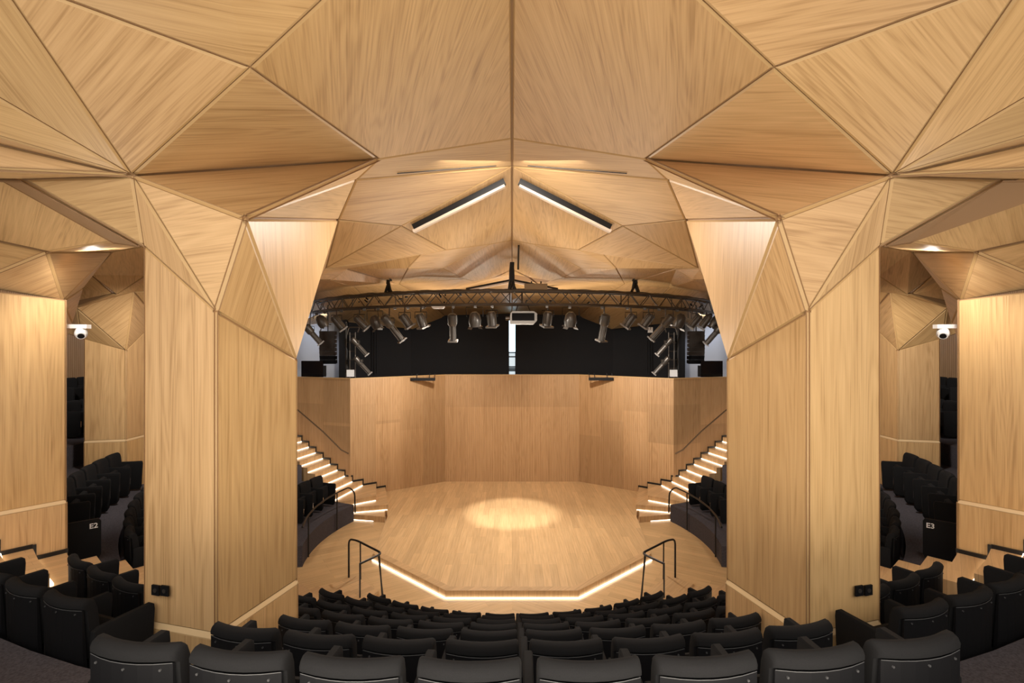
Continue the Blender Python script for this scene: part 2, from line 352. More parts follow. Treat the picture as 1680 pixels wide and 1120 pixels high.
# top cap and back, giving the wall its thickness
for a, b in zip(wallpts, wallpts[1:]):
    A = Vector((*a, WT)); B = Vector((*b, WT)); n = Vector((0, .18, 0)); up = Vector((0, 0, .03)); fw = Vector((0, -.02, 0))
    mb.hexa([A+fw, B+fw, B+n, A+n], [A+fw+up, B+fw+up, B+n+up, A+n+up], 1)
    mb.face([A+n, B+n, B+n-Vector((0, 0, WT)), A+n-Vector((0, 0, WT))], 1)
wall_back = struct(mb.build('wall_back', [W_SLAT, W_EDGE]))
for s in (-1, 1):
    wl = [(-3.72, 15.14), (-3.76, 15.73), (-4.22, 16.1), (-4.95, 17.18), (-5.24, 17.0)]
    inn = [(-5.09, 15.4), (-5.07, 15.32), (-5.08, 15.41), (-5.34, 15.5), (-5.61, 15.62)]
    for k in range(6, 22):
        f = k-6; X = -5.5-.277*f; wl.append((X, 16.98+(-X-5.3)*.364)); inn.append((X-.32, 16.98+(-X-5.3)*.364-1.12))
    inn[1] = (-5.08, 15.36); inn[2] = (-5.12, 15.43)
    t = thing('stage_stairs', 'lit wooden staircase climbing the slatted wall on the %s of the stage' % SIDE[s], 'stairs')
    for k in range(len(wl)-1):
        z = .17*(k+1)
        q = [wl[k], wl[k+1], inn[k+1], inn[k]]
        if k == 0: q = [(-3.72, 15.14), (-4.33, 17.72), (-5.09, 15.42)]
        if k == 1: q = [(-3.76, 15.73), (-4.32, 17.66), (-4.58, 17.48), (-5.12, 15.43), (-5.08, 15.36)]
        if k == 2: q = [(-4.22, 16.1), (-4.58, 17.48), (-4.95, 17.22), inn[3], inn[2]]
        q = [Vector((-s*x, y, 0)) for x, y in q]
        if k == 3:
            x0 = [Vector((-s*x, y, 0)) for x, y in ((-4.95, 17.22), (-5.24, 17.02), inn[4], inn[3])]; q = x0
        if k == 4: q = [Vector((-s*x, y, 0)) for x, y in ((-5.24, 17.02), (-5.3, 16.97), wl[5], inn[5], inn[4])]
        mb = MB(); z0 = max(0, z-.9); mb.hexa([v+Vector((0, 0, z0)) for v in q], [v+Vector((0, 0, z)) for v in q]); mb.build('step', P_FLOOR2, t)
        a = Vector((-s*wl[k][0], wl[k][1], z-.17)); b = Vector((-s*inn[k][0], inn[k][1], z-.17)); d = (b-a).normalized()
        n = Vector((-d.y, d.x, 0)); n = n if n.x*(-s) > 0 else -n
        mb = MB(); mb.box((a+b)/2+n*.012+Vector((0, 0, .018)), ((b-a).length*.96, .014, .018), Matrix.Rotation(math.atan2(d.y, d.x), 3, 'Z'))
        mb.build('light_strip', LEDM, t)
        # black skirting that follows the steps on the wall
        if k == 0: continue
        wallY = lambda X: (18.95-(-X-2.45)*.6912 if -X < 5.3 else 16.98+(-X-5.3)*.364)-.022
        WX = lambda j: {1: -4.32, 2: -4.58, 3: -4.95, 4: -5.24}.get(j, -5.5-.277*(j-5))
        xa, xb = WX(k), WX(k+1)
        a = Vector((-s*xa, wallY(xa), z)); b = Vector((-s*xb, wallY(xb), z)); d = (b-a).normalized(); R = Matrix.Rotation(math.atan2(d.y, d.x), 3, 'Z')
        mb = MB(); mb.box((a+b)/2+Vector((0, 0, .028)), ((b-a).length+.03, .02, .056), R)
        mb.box(a+Vector((0, 0, -.06)), (.045, .022, .23), R)
        mb.build('skirting', BLKM, t)
    # handrail on the wall
    h = thing('wall_handrail', 'bronze handrail fixed to the slatted wall above the %s stage stairs' % SIDE[s], 'handrail')
    P = [V(572, 744, 16.85), V(560, 738, 16.9), V(530, 708, 17.15), V(488, 672, 17.45), V(440, 632, 17.8)]
    P = [p if s < 0 else mir(p) for p in P]
    mb = MB(); mb.tube(P, .024, 8); mb.build('rail', plain('bronze_rail', (.16, .11, .07), .35, .7) if s < 0 else bpy.data.materials['bronze_rail'], h, smooth=True)
    for a in (.25, .75):
        for j in (1, 2, 3):
            if a == .25 or j == 2:
                q = P[j]; mb = MB(); mb.tube([q, q+Vector((0, .13, -.05))], .012, 6); 
                if a == .25: mb.build('bracket', BLKM, h)
    # black bar lights on the wall top
    b = thing('ledge_light', 'short black bar light mounted on the rim of the slatted wall, %s one' % SIDE[s], 'light')
    ctr = V(694, 621, 18.2)
    if s > 0: ctr = mir(V(694, 621, 18.2)); ctr = V(986, 620.5, 18.2)
    mb = MB(); mb.box(ctr+Vector((0, 0, -.02)), (.86, .12, .10)); mb.build('housing', BLKM, b)
    for dx in (-.40, -.22, .22, .40):
        mb = MB(); mb.tube([ctr+Vector((dx, .05, 0)), ctr+Vector((dx, .05, .16)), ctr+Vector((dx, .35, .17))], .012, 6); mb.build('bracket', BLKM, b)
# ------------------------------------------------------------------ gallery behind the stage wall
gal = []
g = [(-7.15, 22.0), (-4.4, 22.6), (4.4, 22.6), (7.15, 22.0)]
mb = MB()
for a, b in zip(g, g[1:]):
    a = Vector((*a, 3.2)); b = Vector((*b, 3.2)); up = Vector((0, 0, 5.55))
    if a.x < 0 < b.x:
        for x0, x1 in ((-4.4, -.13), (.14, 4.4)):
            mb.face([Vector((x0, 22.6, 3.2)), Vector((x1, 22.6, 3.2)), Vector((x1, 22.6, 8.75)), Vector((x0, 22.6, 8.75))])
        mb.face([Vector((-.13, 22.6, 6.2)), Vector((.14, 22.6, 6.2)), Vector((.14, 22.6, 8.75)), Vector((-.13, 22.6, 8.75))])
        for x in (-.13, .14): mb.face([Vector((x, 22.6, 3.2)), Vector((x, 22.9, 3.2)), Vector((x, 22.9, 6.8)), Vector((x, 22.6, 6.8))])
    else: mb.face([a, b, b+up, a+up])
struct(mb.build('wall_gallery', WALLB))
win = struct(bpy.data.objects.new('window_1', None)); COL.objects.link(win)
def slab(name, x0, x1, y, z0, z1, m, parent, t=.03):
    mb = MB(); mb.box(((x0+x1)/2, y, (z0+z1)/2), (x1-x0, t, z1-z0)); return mb.build(name, m, parent)
zz = lambda py: EYE+(560-py)*22.7/F
slab('pane', -.13, .14, 22.75, zz(577), 6.3, SKYP, win)
slab('pane', -.13, .14, 22.75, zz(640), zz(577), SKYL, win)
for y in (578, 585, 601.5): slab('glazing_bar', -.13, .14, 22.7, zz(y+1), zz(y-1), BLKM, win, .05)
slab('sill', -.13, .14, 22.7, zz(609), zz(603), plain('blue_grey', (.12, .2, .28), .5), win, .04)
struct(flat('floor_gallery', [(-13, 19.5), (-7.33, 18.0), (-5.3, 17.3), (-2.4, 19.1), (2.4, 19.1), (5.3, 17.3), (7.33, 18.0), (13, 19.5), (13, 23), (-13, 23)], 3.55, WALLB))
for s in (-1, 1):
    mb = MB()
    a = Vector((s*7.2, 21.7, 3.5)); b = Vector((s*13, 19.6, 3.5)); up = Vector((0, 0, 5.25))
    mb.face([a, b, b+up, a+up]); struct(mb.build('wall_%s' % SIDE[s], GREYW))
    mb = MB(); mb.box((s*6.95, 21.4, 5.0), (.30, .30, 3.4)); struct(mb.build('trim_1', BLKM))
    # tall thin recess frame in the black wall
    mb = MB()
    for x in (610, 614): c = V(x, 570, 21.6); mb.box((-s*c.x, 21.9, 5.0), (.02, .05, 2.1))
    struct(mb.build('trim_2', BLKM))
    # outer slatted wall behind the side seats
    mb = MB(); n = 20; t0, t1 = math.radians(38), math.radians(118)
    for k in range(n):
        q0 = polar(14.2, t0+(t1-t0)*k/n, s); q1 = polar(14.2, t0+(t1-t0)*(k+1)/n, s); l = 14.2*(t1-t0)/n
        mb.face([(*q0, 0), (*q1, 0), (*q1, 8.8), (*q0, 8.8)], 0, [(k*l, 0), (k*l+l, 0), (k*l+l, 8.8), (k*l, 8.8)], (.85, .84, .83))
    struct(mb.build('wall_outer_%s' % SIDE[s], W_SLAT))
# ------------------------------------------------------------------ CEILING
ceil_mb = MB()
ceil_mb.hexa([Vector(p) for p in ((-15, 1.0, 8.7), (15, 1.0, 8.7), (15, 23.5, 8.7), (-15, 23.5, 8.7))], [Vector(p) for p in ((-15, 1.0, 8.8), (15, 1.0, 8.8), (15, 23.5, 8.8), (-15, 23.5, 8.8))])
ceiling = struct(ceil_mb.build('ceiling', W_EDGE))
def onplane(px, py, a, b, c):
    n = (b-a).cross(c-a); d = V(px, py, 1)-Vector(EYEP); t = n.dot(a-Vector(EYEP))/n.dot(d); return Vector(EYEP)+d*t
A = V(216, 288, 4.3); B = V(403, 358, 4.08); C = V(411, 112, 3.6); M = V(621, 261, 5.9)
R1 = V(840, 227, 6.65); R2 = V(840, 273, 7.67); Q = V(584, 295, 6.5); L = V(555, 361, 5.35)
Nl = V(234, 404, 4.42); Nm = V(354, 512, 4.22); Nr = V(487, 591, 5.19)
Q = onplane(584, 295, R1, M, R2)
T0 = onplane(840, -290, C, M, R1); T0b = onplane(840, -290, C, M, R1)
T2 = V(-12, -43, 3.0); T8 = V(260, -420, 2.1)
T4 = V(-110, 98, 3.5); T5 = V(-110, 193, 3.9); T5b = V(-110, 210, 4.35); T6 = V(-110, 273, 4.3); T7 = V(-110, 292, 4.75)
D1 = V(37, 294, 4.7); E0 = V(-90, 240, 5.1); E1 = V(189, 396, 5.6); S1 = V(78, 413, 6.3); E2 = onplane(-90, 376, E0, E1, S1)
R3 = V(840, 394, 12.0); K = V(658, 371, 8.0); L = onplane(555, 361, Q, R2, K); K2 = onplane(731, 410, R2, K, R3); K3 = onplane(804, 400.5, R2, K, R3)
H = V(534, 440, 9.0); J = onplane(690, 418, K, K2, H); H0 = V(480, 460, 8.2)
R4 = V(840, 450, 17); G1 = onplane(726, 440, K3, R3, R4); G2 = onplane(669, 440, J, K3, G1); G3 = V(572, 441, 11.2); G4 = V(543, 459, 10.8); G5 = V(500, 459, 11)
U1 = onplane(760, 457, K3, R3, R4); U2 = onplane(776, 461, K3, R3, R4)
Y1 = V(655, 466, 17.5); Y2 = V(582, 472, 17.5); Y3 = V(500, 482, 17.5)
X1 = V(700, 492, 20); X2 = V(610, 500, 19.8); X3 = V(540, 508, 19.8); X4 = V(677, 540, 21.5); X5 = V(731, 519, 22.8); X6 = V(566, 528, 21.6); X7 = V(480, 535, 21)
R5 = V(840, 492, 20.5); R6 = V(840, 516, 22.8)
St = V(183, 413, 7.8)
cp = [  # centre vault and side soffits (left half; mirrored)
 ([C, M, R1, T0], (-.35, 1, 0)), ([C, A, M], None), ([T2, A, C], None), ([C, T0, T8, T2], (1, .25, 0)),
 ([A, T2, T4], None), ([A, T4, T5], None), ([A, T5, T5b], None), ([A, T5b, T6], None), ([A, T6, T7, D1], None),
 ([T2, T8, V(-400, -500, 2.2), T4], None),
 ([R1, M, Q, R2], None), ([Q, R2, K, L], None), ([R2, K, K2, K3, R3], (-.15, 1, 0)),
 ([L, K, H], None), ([K, K2, J, H], None),
 ([H, J, G2, G3], None), ([H, G3, G4, H0], None), ([J, K2, K3, G1, G2], None), ([K3, R3, R4, U2, U1, G1], (0, 1, 0)),
 ([G3, G2, Y1], None), ([G2, G1, U1, Y1], None), ([G3, Y1, Y2, G4], None), ([G4, Y2, Y3, G5], None),
 ([U1, U2, R4, R5, X1, Y1], None), ([Y1, X1, X2, Y2], None), ([Y2, X2, X3, Y3], None),
 ([X1, R5, R6, X5], None), ([X1, X5, X4], None), ([X2, X1, X4], None), ([X2, X4, X6], None), ([X3, X2, X6, X7], None),
 ([T7, D1, V(230, 401, 4.6), E1, E0], None),
 ([E0, E1, S1, E2], None),
 ([S1, E1, V(236, 403, 6.6), St], None),
]
far = [
 ([V(148, 451, 9.3), St, V(240, 404, 7.6), V(240, 452, 9.8), V(191, 483, 10.5)], None),
 ([V(110, 445, 9.2), V(148, 451, 9.3), V(183, 482, 10.5), V(110, 470, 9.8)], None),
 ([V(110, 466, 9.8), V(183, 482, 10.5), V(110, 497, 11)], None),
 ([V(191, 483, 10.5), V(240, 452, 9.8), V(250, 478, 11.4), V(220, 479, 11.2)], None),
]
for s in (-1, 1):
    for pts, gr in cp+far:
        pts = [p if s < 0 else mir(p) for p in pts]
        if gr and s > 0: gr = (-gr[0], gr[1], gr[2])
        panel('ceiling_panel', pts, ceiling, grain=gr)
# slots in the ceiling
for a, b, Z in (((630, 442), (642, 460), 13.6), ((851, 403), (850, 441), 12.0), ((1050, 442), (1038, 460), 13.6)):
    p, q = V(*a, Z), V(*b, Z+1.0); mb = MB(); mb.tube([p, q], .03, 4); mb.build('cable_slot', BLKM, ceiling)
# fascia vent lines
for s in (-1, 1):
    p = R1*.12+M*0+R2*.88; mb = MB()
    a = R2.lerp(Q, .12)+(R1-R2)*.1; b = R2.lerp(Q, .76)+(R1-R2)*.12
    n = Vector((0, -.012, -.012)); a, b = (a+n, b+n)
    if s > 0: a, b = mir(a), mir(b)
    mb.tube([a, b], .007, 4); mb.build('vent_slot', BLKM, ceiling)
# ------------------------------------------------------------------ COLUMNS
def prism(name, base, tops, z0, z1, parent, eye=EYEP, g=.02):
    """base: plan corners; z1 float or list of tops"""
    mb = MB(); n = len(base); z1 = z1 if isinstance(z1, (list, tuple)) else [z1]*n; c = Vector((sum(b[0] for b in base)/n, sum(b[1] for b in base)/n, 0))
    for i in range(n):
        j = (i+1) % n; a = Vector((*base[i], 0)); b = Vector((*base[j], 0)); m_ = (a+b)/2; out = (m_-c)
        pts = [Vector((a.x, a.y, z0)), Vector((b.x, b.y, z0)), Vector((b.x, b.y, z1[j])), Vector((a.x, a.y, z1[i]))]
        panel_to(mb, pts, m_+out*20+Vector((0, 0, (z0+z1[i])/2)), grain=(0, 0, 1), gap=.001, cham=.011, depth=.01)
    return mb.build(name, PM, parent)
def scale_plan(base, d):
    n = len(base); c = (sum(b[0] for b in base)/n, sum(b[1] for b in base)/n)
    return [((b[0]-c[0])*(1+d)+c[0], (b[1]-c[1])*(1+d)+c[1]) for b in base]
def ledge(base, d, z, parent):
    o = scale_plan(base, d); i = scale_plan(base, -.01); mb = MB(); n = len(base)
    for k in range(n):
        j = (k+1) % n
        mb.face([(*o[k], z-.022), (*o[j], z-.022), (*i[j], z+.022), (*i[k], z+.022)], 0)
    return mb.build('ledge', plain('lit_oak_edge', (.72, .52, .29), .4) if 'lit_oak_edge' not in bpy.data.materials else bpy.data.materials['lit_oak_edge'], parent)  # paler oak puts the light caught by the chamfer into the colour
def wall_socket(px, py, Z, nrm, s, lab):
    o = thing('wall_socket', lab, 'socket'); c = V(px, py, Z); c = c if s < 0 else mir(c)
    d = Vector((nrm[0]*(-s), nrm[1], 0)).normalized(); R = Matrix.Rotation(math.atan2(d.y, d.x)+math.pi/2, 3, 'Z')
    mb = MB(); mb.box(c+d*.008, (.078, .016, .084), R); pl = mb.build('plate', BLK, o)
    mb = MB(); mb.tube([c+d*.012, c+d*.020], .018, 12); mb.build('connector', ALU, pl)
for s in (-1, 1):
    m_ = (lambda p: (p[0]*(-s), p[1])); mv = (lambda p: p if s < 0 else mir(p))
    # near column
    t = thing('timber_column', 'nearest %s column clad in pale oak, with two black sockets low on its face' % SIDE[s], 'column')
    base = [(-3.14, 4.42), (-2.41, 4.22), (-2.15, 5.19), (-2.62, 5.75), (-3.35, 5.35)]
    base = [m_(b) for b in base]
    J0 = EYE-2.40
    prism('shaft', base, None, J0+.02, [Nl.z, Nm.z, Nr.z, Nr.z+.1, Nl.z+.1], t)
    prism('plinth', scale_plan(base, .015), None, 1.3, J0-.02, t); ledge(base, .018, J0, t)
    bk = Vector((-2.62, 5.75, Nr.z+.1)); bl = Vector((-3.35, 5.35, Nl.z+.1))
    caps = [([A, B, M], None), ([A, B, Nm], (1, 0, .1)), ([A, Nm, Nl], (0, 0, 1)), ([B, Nm, Nr], (0, 0, 1)), ([B, Nr, L], (.25, 0, 1)),
            ([B, M, Q], None), ([B, Q, L], None), ([A, Nl, D1], (1, 0, .1))]
    for pts, gr in caps:
        gr = (gr[0]*(-s), gr[1], gr[2]) if gr else None
        panel('capital_panel', [mv(p) for p in pts], t, grain=gr, gap=.005, cham=.02)
    for pts in ([L, H, bk], [H, H0, bk], [L, Nr, bk], [L, bk, H0+Vector((.2, 0, 0))], [bk, bl, H0+Vector((.2, 0, 0))], [Nl, bl, D1+Vector((0, .5, .1))]):
        c = sum(pts, Vector())/3
        panel('capital_panel', [mv(p) for p in pts], t, eye=mv(c+Vector((0, 20, -5))))
    # side column
    t = thing('timber_column', '%s outer column in pale oak with stepped black skirting beside the aisle steps' % SIDE[s], 'column')
    base2 = [(-7.0, 5.8), (-6.03, 7.0), (-6.92, 7.95), (-7.9, 7.3), (-7.9, 6.2)]; b2 = [m_(b) for b in base2]
    Sc = V(104, 493, 7.0); Sl = V(-55, 467, 6.35)
    zt = [Sl.z, Sc.z, Sc.z-.1, Sc.z+.2, Sl.z+.1]
    prism('shaft', b2, None, EYE-2.14, zt, t); prism('plinth', scale_plan(b2, .01), None, 1.2, EYE-2.18, t); ledge(b2, .012, EYE-2.16, t)
    WF = [(V(104, 494, 7.02)), St, V(137, 472, 8.0), V(119, 531, 7.9), V(104, 570, 7.3)]
    for pts in ([S1, E2, Sl], [S1, Sl, Sc], [S1, Sc, St], WF[:1]+[St, WF[2]], [WF[0], WF[2], WF[3]], [WF[0], WF[3], WF[4]]):
        panel('capital_panel', [mv(p) for p in pts], t)
    # stepped black skirting on the face towards the aisle
    u = Vector((-math.sin(AA), -math.cos(AA), 0)); a0 = Vector((-6.03, 7.0, 0)); fd = (Vector((-7.0, 5.8, 0))-a0).normalized(); nn = Vector((fd.y, -fd.x, 0))
    nn = nn if nn.x > 0 else -nn
    mb = MB(); R = Matrix.Rotation(math.atan2(fd.y, fd.x*(-s)), 3, 'Z')
    d0 = 0; 
    for k in range(4):
        z = .163*(15+k); r_end = 8.72+.333*(k+1); l0 = (r_end-.333-8.70) if k else 0; l1 = r_end-8.70
        c = a0+fd*((l0+l1)/2)+nn*.02+Vector((0, 0, z+.025)); mb.box(mv(c), (l1-l0+.04, .03, .05), R)
        c = a0+fd*(l1-.03)+nn*.03+Vector((0, 0, z+.11)); mb.box(mv(c), (.045, .03, .19), R)
    mb.build('skirting', BLKM, t)
    # far column
    t = thing('timber_column', '%s far column in pale oak, seen behind the letter E row of seats' % SIDE[s], 'column')
    base3 = [(-9.41, 11.4), (-8.64, 11.6), (-8.62, 12.6), (-9.2, 13.0), (-9.9, 12.3)]; b3 = [m_(b) for b in base3]
    Fa = V(133, 556, 11.4); Fb = V(207, 575, 11.6); Fc = Vector((-8.62, 12.6, V(236, 524, 12.6).z))
    prism('shaft', b3, None, EYE-2.19, [Fa.z, Fb.z, Fc.z, Fc.z, Fa.z], t); prism('plinth', scale_plan(b3, .01), None, 1.5, EYE-2.23, t); ledge(b3, .014, EYE-2.21, t)
    f1 = V(126, 506, 11.0); f2 = V(110, 497, 11.0); f3 = V(183, 482, 10.5); f4 = V(191, 483, 10.5); f5 = V(220, 479, 11.2)
    for pts in ([Fa, Fb, f1], [f1, f2, f3, f4, f5, Fb], [f5, Fc, Fb], [f5, V(250, 478, 11.4), Fc], [Fa, f1, f2, V(105, 545, 11.6)]):
        panel('capital_panel', [mv(p) for p in pts], t)
    lab = 'black square socket on the %s column, the %s of its pair'
    wall_socket(257, 967, 4.36, (-.27, -.96), s, lab % ('near '+SIDE[s], 'outer')); wall_socket(272, 968, 4.33, (-.27, -.96), s, lab % ('near '+SIDE[s], 'inner'))
# ------------------------------------------------------------------ SEATS
def loft(mb, prof, xs, shape, mi=0):
    """prof: closed (y,z) outline; xs: stations; shape(x, y, z) bends each point"""
    rings = [[Vector(shape(x, k, y, z)) for y, z in prof] for x, k in xs]; n = len(prof)
    for a, b in zip(rings, rings[1:]):
        for i in range(n): j = (i+1) % n; mb.face([a[i], a[j], b[j], b[i]], mi)
    mb.face(rings[0][::-1], mi); mb.face(rings[-1], mi)
def make_seat(end):
    mats = {}
    bend = .045
    def shp(cy, cz):
        def f(x, k, y, z):
            y = cy+(y-cy)*k; z = cz+(z-cz)*(k if z > cz else 1)
            return (x, y+bend*(x/.245)**2, z)
        return f
    stations = [(-.240, .72), (-.236, .9), (-.224, 1), (-.15, 1), (-.075, 1), (0, 1), (.075, 1), (.15, 1), (.224, 1), (.236, .9), (.240, .72)]
    parts = []
    mb = MB(); prof = [(.07, .42), (.025, .80), (.005, .86), (-.02, .882), (-.05, .885), (-.078, .872), (-.090, .850), (-.088, .826), (-.06, .81), (-.02, .42)]
    loft(mb, prof, stations, shp(-.03, .78)); parts.append(('backrest', mb, FAB, True))
    mb = MB(); prof = [(-.035, .15), (-.055, .5), (-.072, .81), (-.083, .815), (-.080, .5), (-.06, .15)]
    loft(mb, prof, [(x*.97, 1) for x, k in stations], shp(0, .9)); parts.append(('back_shell', mb, BLK, False))
    mb = MB(); mb.tube([(x*.96, -.085+bend*(x/.245)**2, .813) for x, k in stations], .0022, 5); parts.append(('seam', mb, SEAM, False))
    mb = MB()
    for x in (-.18, 0, .18): mb.tube([(x, -.081+bend*(x/.245)**2, .785), (x, -.089+bend*(x/.245)**2, .785)], .006, 8)
    parts.append(('stud', mb, SEAM, False))
    mb = MB(); prof = [(.13, .22), (.27, .27), (.275, .45), (.25, .60), (.20, .62), (.15, .58), (.11, .40)]   # tipped-up cushion
    loft(mb, prof, [(x*.9, k) for x, k in stations], lambda x, k, y, z: (x, .19+(y-.19)*k, .42+(z-.42)*k)); parts.append(('seat_cushion', mb, FAB, True))
    def arm(x0):
        a = MB(); w = .027
        prof = [(-.02, .04), (.40, .04), (.44, .10), (.465, .60), (.46, .645), (.44, .66), (.04, .66), (.0, .64)]
        loft(a, prof, [(x0-w, .97), (x0-w*.7, 1), (x0+w*.7, 1), (x0+w, .97)], lambda x, k, y, z: (x, .2+(y-.2)*k, .33+(z-.33)*k)); return a
    parts.append(('armrest', arm(.275), FAB, True))
    if end: parts.append(('armrest', arm(-.275), FAB, True))
    mb = MB(); mb.box((.275, .452, .36), (.012, .008, .16)); parts.append(('chrome_strip', mb, CHROME, False))
    root = thing('theatre_seat', 'x', 'seat')
    made = {}
    for nme, m, ma, sm in parts:
        par = {'seam': 'back_shell', 'stud': 'back_shell', 'chrome_strip': 'armrest'}.get(nme)
        o = m.build(nme, ma, made[par] if par else root, smooth=sm, weld=True); made.setdefault(nme, o)
    return root
protoA = make_seat(False); protoB = make_seat(True); used = set()
def copy_seat(proto, loc, rz, label, group):
    if proto.name not in used: r = proto; used.add(proto.name)
    else:
        r = proto.copy(); COL.objects.link(r)
        for ch in list(proto.children):
            c = ch.copy(); COL.objects.link(c); c.parent = r
            for g in list(ch.children): d = g.copy(); COL.objects.link(d); d.parent = c
    r.location = loc; r.rotation_euler = (0, 0, rz); r['label'] = label; r['group'] = group; return r
ORD = ['first', 'second', 'third', 'fourth', 'fifth', 'sixth', 'seventh', 'eighth', 'ninth', 'tenth', 'eleventh', 'twelfth', 'thirteenth', 'fourteenth', 'fifteenth', 'sixteenth', 'seventeenth', 'eighteenth', 'nineteenth', 'twentieth', 'twenty-first', 'twenty-second', 'twenty-third', 'twenty-fourth']
ROWN = {7: 'front row', 6: 'second row', 5: 'third row', 4: 'fourth row', 3: 'fifth row', 2: 'sixth row', 1: 'seventh row'}
ROWS_ = {6: 'front row', 5: 'second row', 4: 'third row', 3: 'letter E row', 2: 'row above letter E', 1: 'second highest row', 0: 'highest row'}
cols = [(-2.75, 5.0), (2.75, 5.0), (-6.95, 6.9), (6.95, 6.9), (-9.2, 12.1), (9.2, 12.1)]
def seat_ok(x, y, i):
    if i == 2 and 2.12 < abs(x) < 3.0: return False
    for cx, cy in cols:
        if math.hypot(x-cx, y-cy) < (.80 if abs(cx) < 3 else 1.0): return False
    px = 840-F*abs(x)/y
    if y > 5.4 and 262 < px < 462: return False
    if y > 7.2 and px < 90: return False
    if px < -60: return False
    return True
STEP = .552
def place_block(i, ths, blk, s):
    """ths: list of seat angles (signed, positive = right); block name for labels"""
    R = 11.9-i; n = 0; runs = []; prev = False
    for t in ths:
        x, y = polar(R, t, 1)
        ok = seat_ok(x, y, i)
        if ok and not prev: runs.append([])
        if ok: runs[-1].append((t, x, y))
        prev = ok
    tot = sum(len(r) for r in runs)
    for r in runs:
        for k, (t, x, y) in enumerate(r):
            first = (k == 0)
            rn = (ROWN if s == 0 else ROWS_)[i]
            lab = 'black tip-up seat, %s visible from left in %s, %s block' % (ORD[n], rn, blk)
            copy_seat(protoB if first else protoA, (x, y, LV(i)), t, lab, 'black seats of the %s, %s block' % (rn, blk)); n += 1
end_seats = {}
for i in range(1, 8):
    R = 11.9-i; dt = STEP/R; off = .08/R
    lim = AA-math.asin((HW+.30)/R)
    if i == 1: lim = 2.2/R
    if i == 7: lim = math.radians(33)
    if i == 2: lim = math.radians(31)
    ths = [off+dt*(k+.5) for k in range(-40, 40) if abs(off+dt*(k+.5)) < lim]
    place_block(i, ths, 'centre', 0)
wing = {6: (50, 107), 5: (48, 106), 4: (47, 105), 3: (49.8, 78), 2: (70, 79), 1: (80, 96), 0: (78, 96)}
for s in (-1, 1):
    for i, (d0, d1) in wing.items():
        R = 11.9-i; dt = STEP/R; n = int((math.radians(d1-d0))/dt)
        ths = [s*(math.radians(d0)+dt*(k+.5)) for k in range(n+1)]
        # only seats the photo shows something of
        keep = []
        for t in ths:
            x, y = polar(R, t, 1); px = 840-F*abs(x)/y
            if i >= 4 and px < 474 and not (i == 4 and 205 < px < 242): continue
            if i <= 2 and not (95 < px < 240): continue
            keep.append(t)
        keep.sort()
        place_block(i, keep, SIDE[s]+' side', s)
# row letter on the end seats
def text(body, size, loc, rz, parent, m, name='row_letter', rx=math.pi/2):
    c = bpy.data.curves.new(name, 'FONT'); c.body = body; c.size = size; c.align_x = 'CENTER'; c.align_y = 'CENTER'; c.extrude = .001; c.offset = .002
    o = bpy.data.objects.new(name, c); COL.objects.link(o); bpy.context.view_layer.update()
    me = bpy.data.meshes.new_from_object(o.evaluated_get(bpy.context.evaluated_depsgraph_get())); bpy.data.objects.remove(o)
    me.materials.append(m); q = bpy.data.objects.new(name, me); COL.objects.link(q); q.location = loc; q.rotation_euler = (rx, 0, rz)
    if parent: q.parent = parent
    return q
bpy.context.view_layer.update()
for s in (-1, 1):
    # end panel of row E towards the aisle
    R = 8.74; th = math.radians(49.6); x, y = polar(R, th, s)
    o = thing('row_end_panel', 'black end panel of the %s side seats marked %s in white' % (SIDE[s], 'E2' if s < 0 else 'E3'), 'seat end', (x, y, LV(3)), s*th)
    mb = MB(); prof = [(-.06, 0), (.42, 0), (.47, .10), (.47, .60), (.44, .64), (-.02, .64), (-.07, .60)]
    fx = -s
    loft(mb, prof, [(fx*.01, 1), (fx*.035, 1), (fx*.055, 1)], lambda x, k, y, z: (x, y, z)); mb.build('panel', BLK, o, weld=True)
    text('E2' if s < 0 else 'E3', .105, (fx*.058, .38, .54), -math.pi/2 if s > 0 else math.pi/2, o, LETTER)
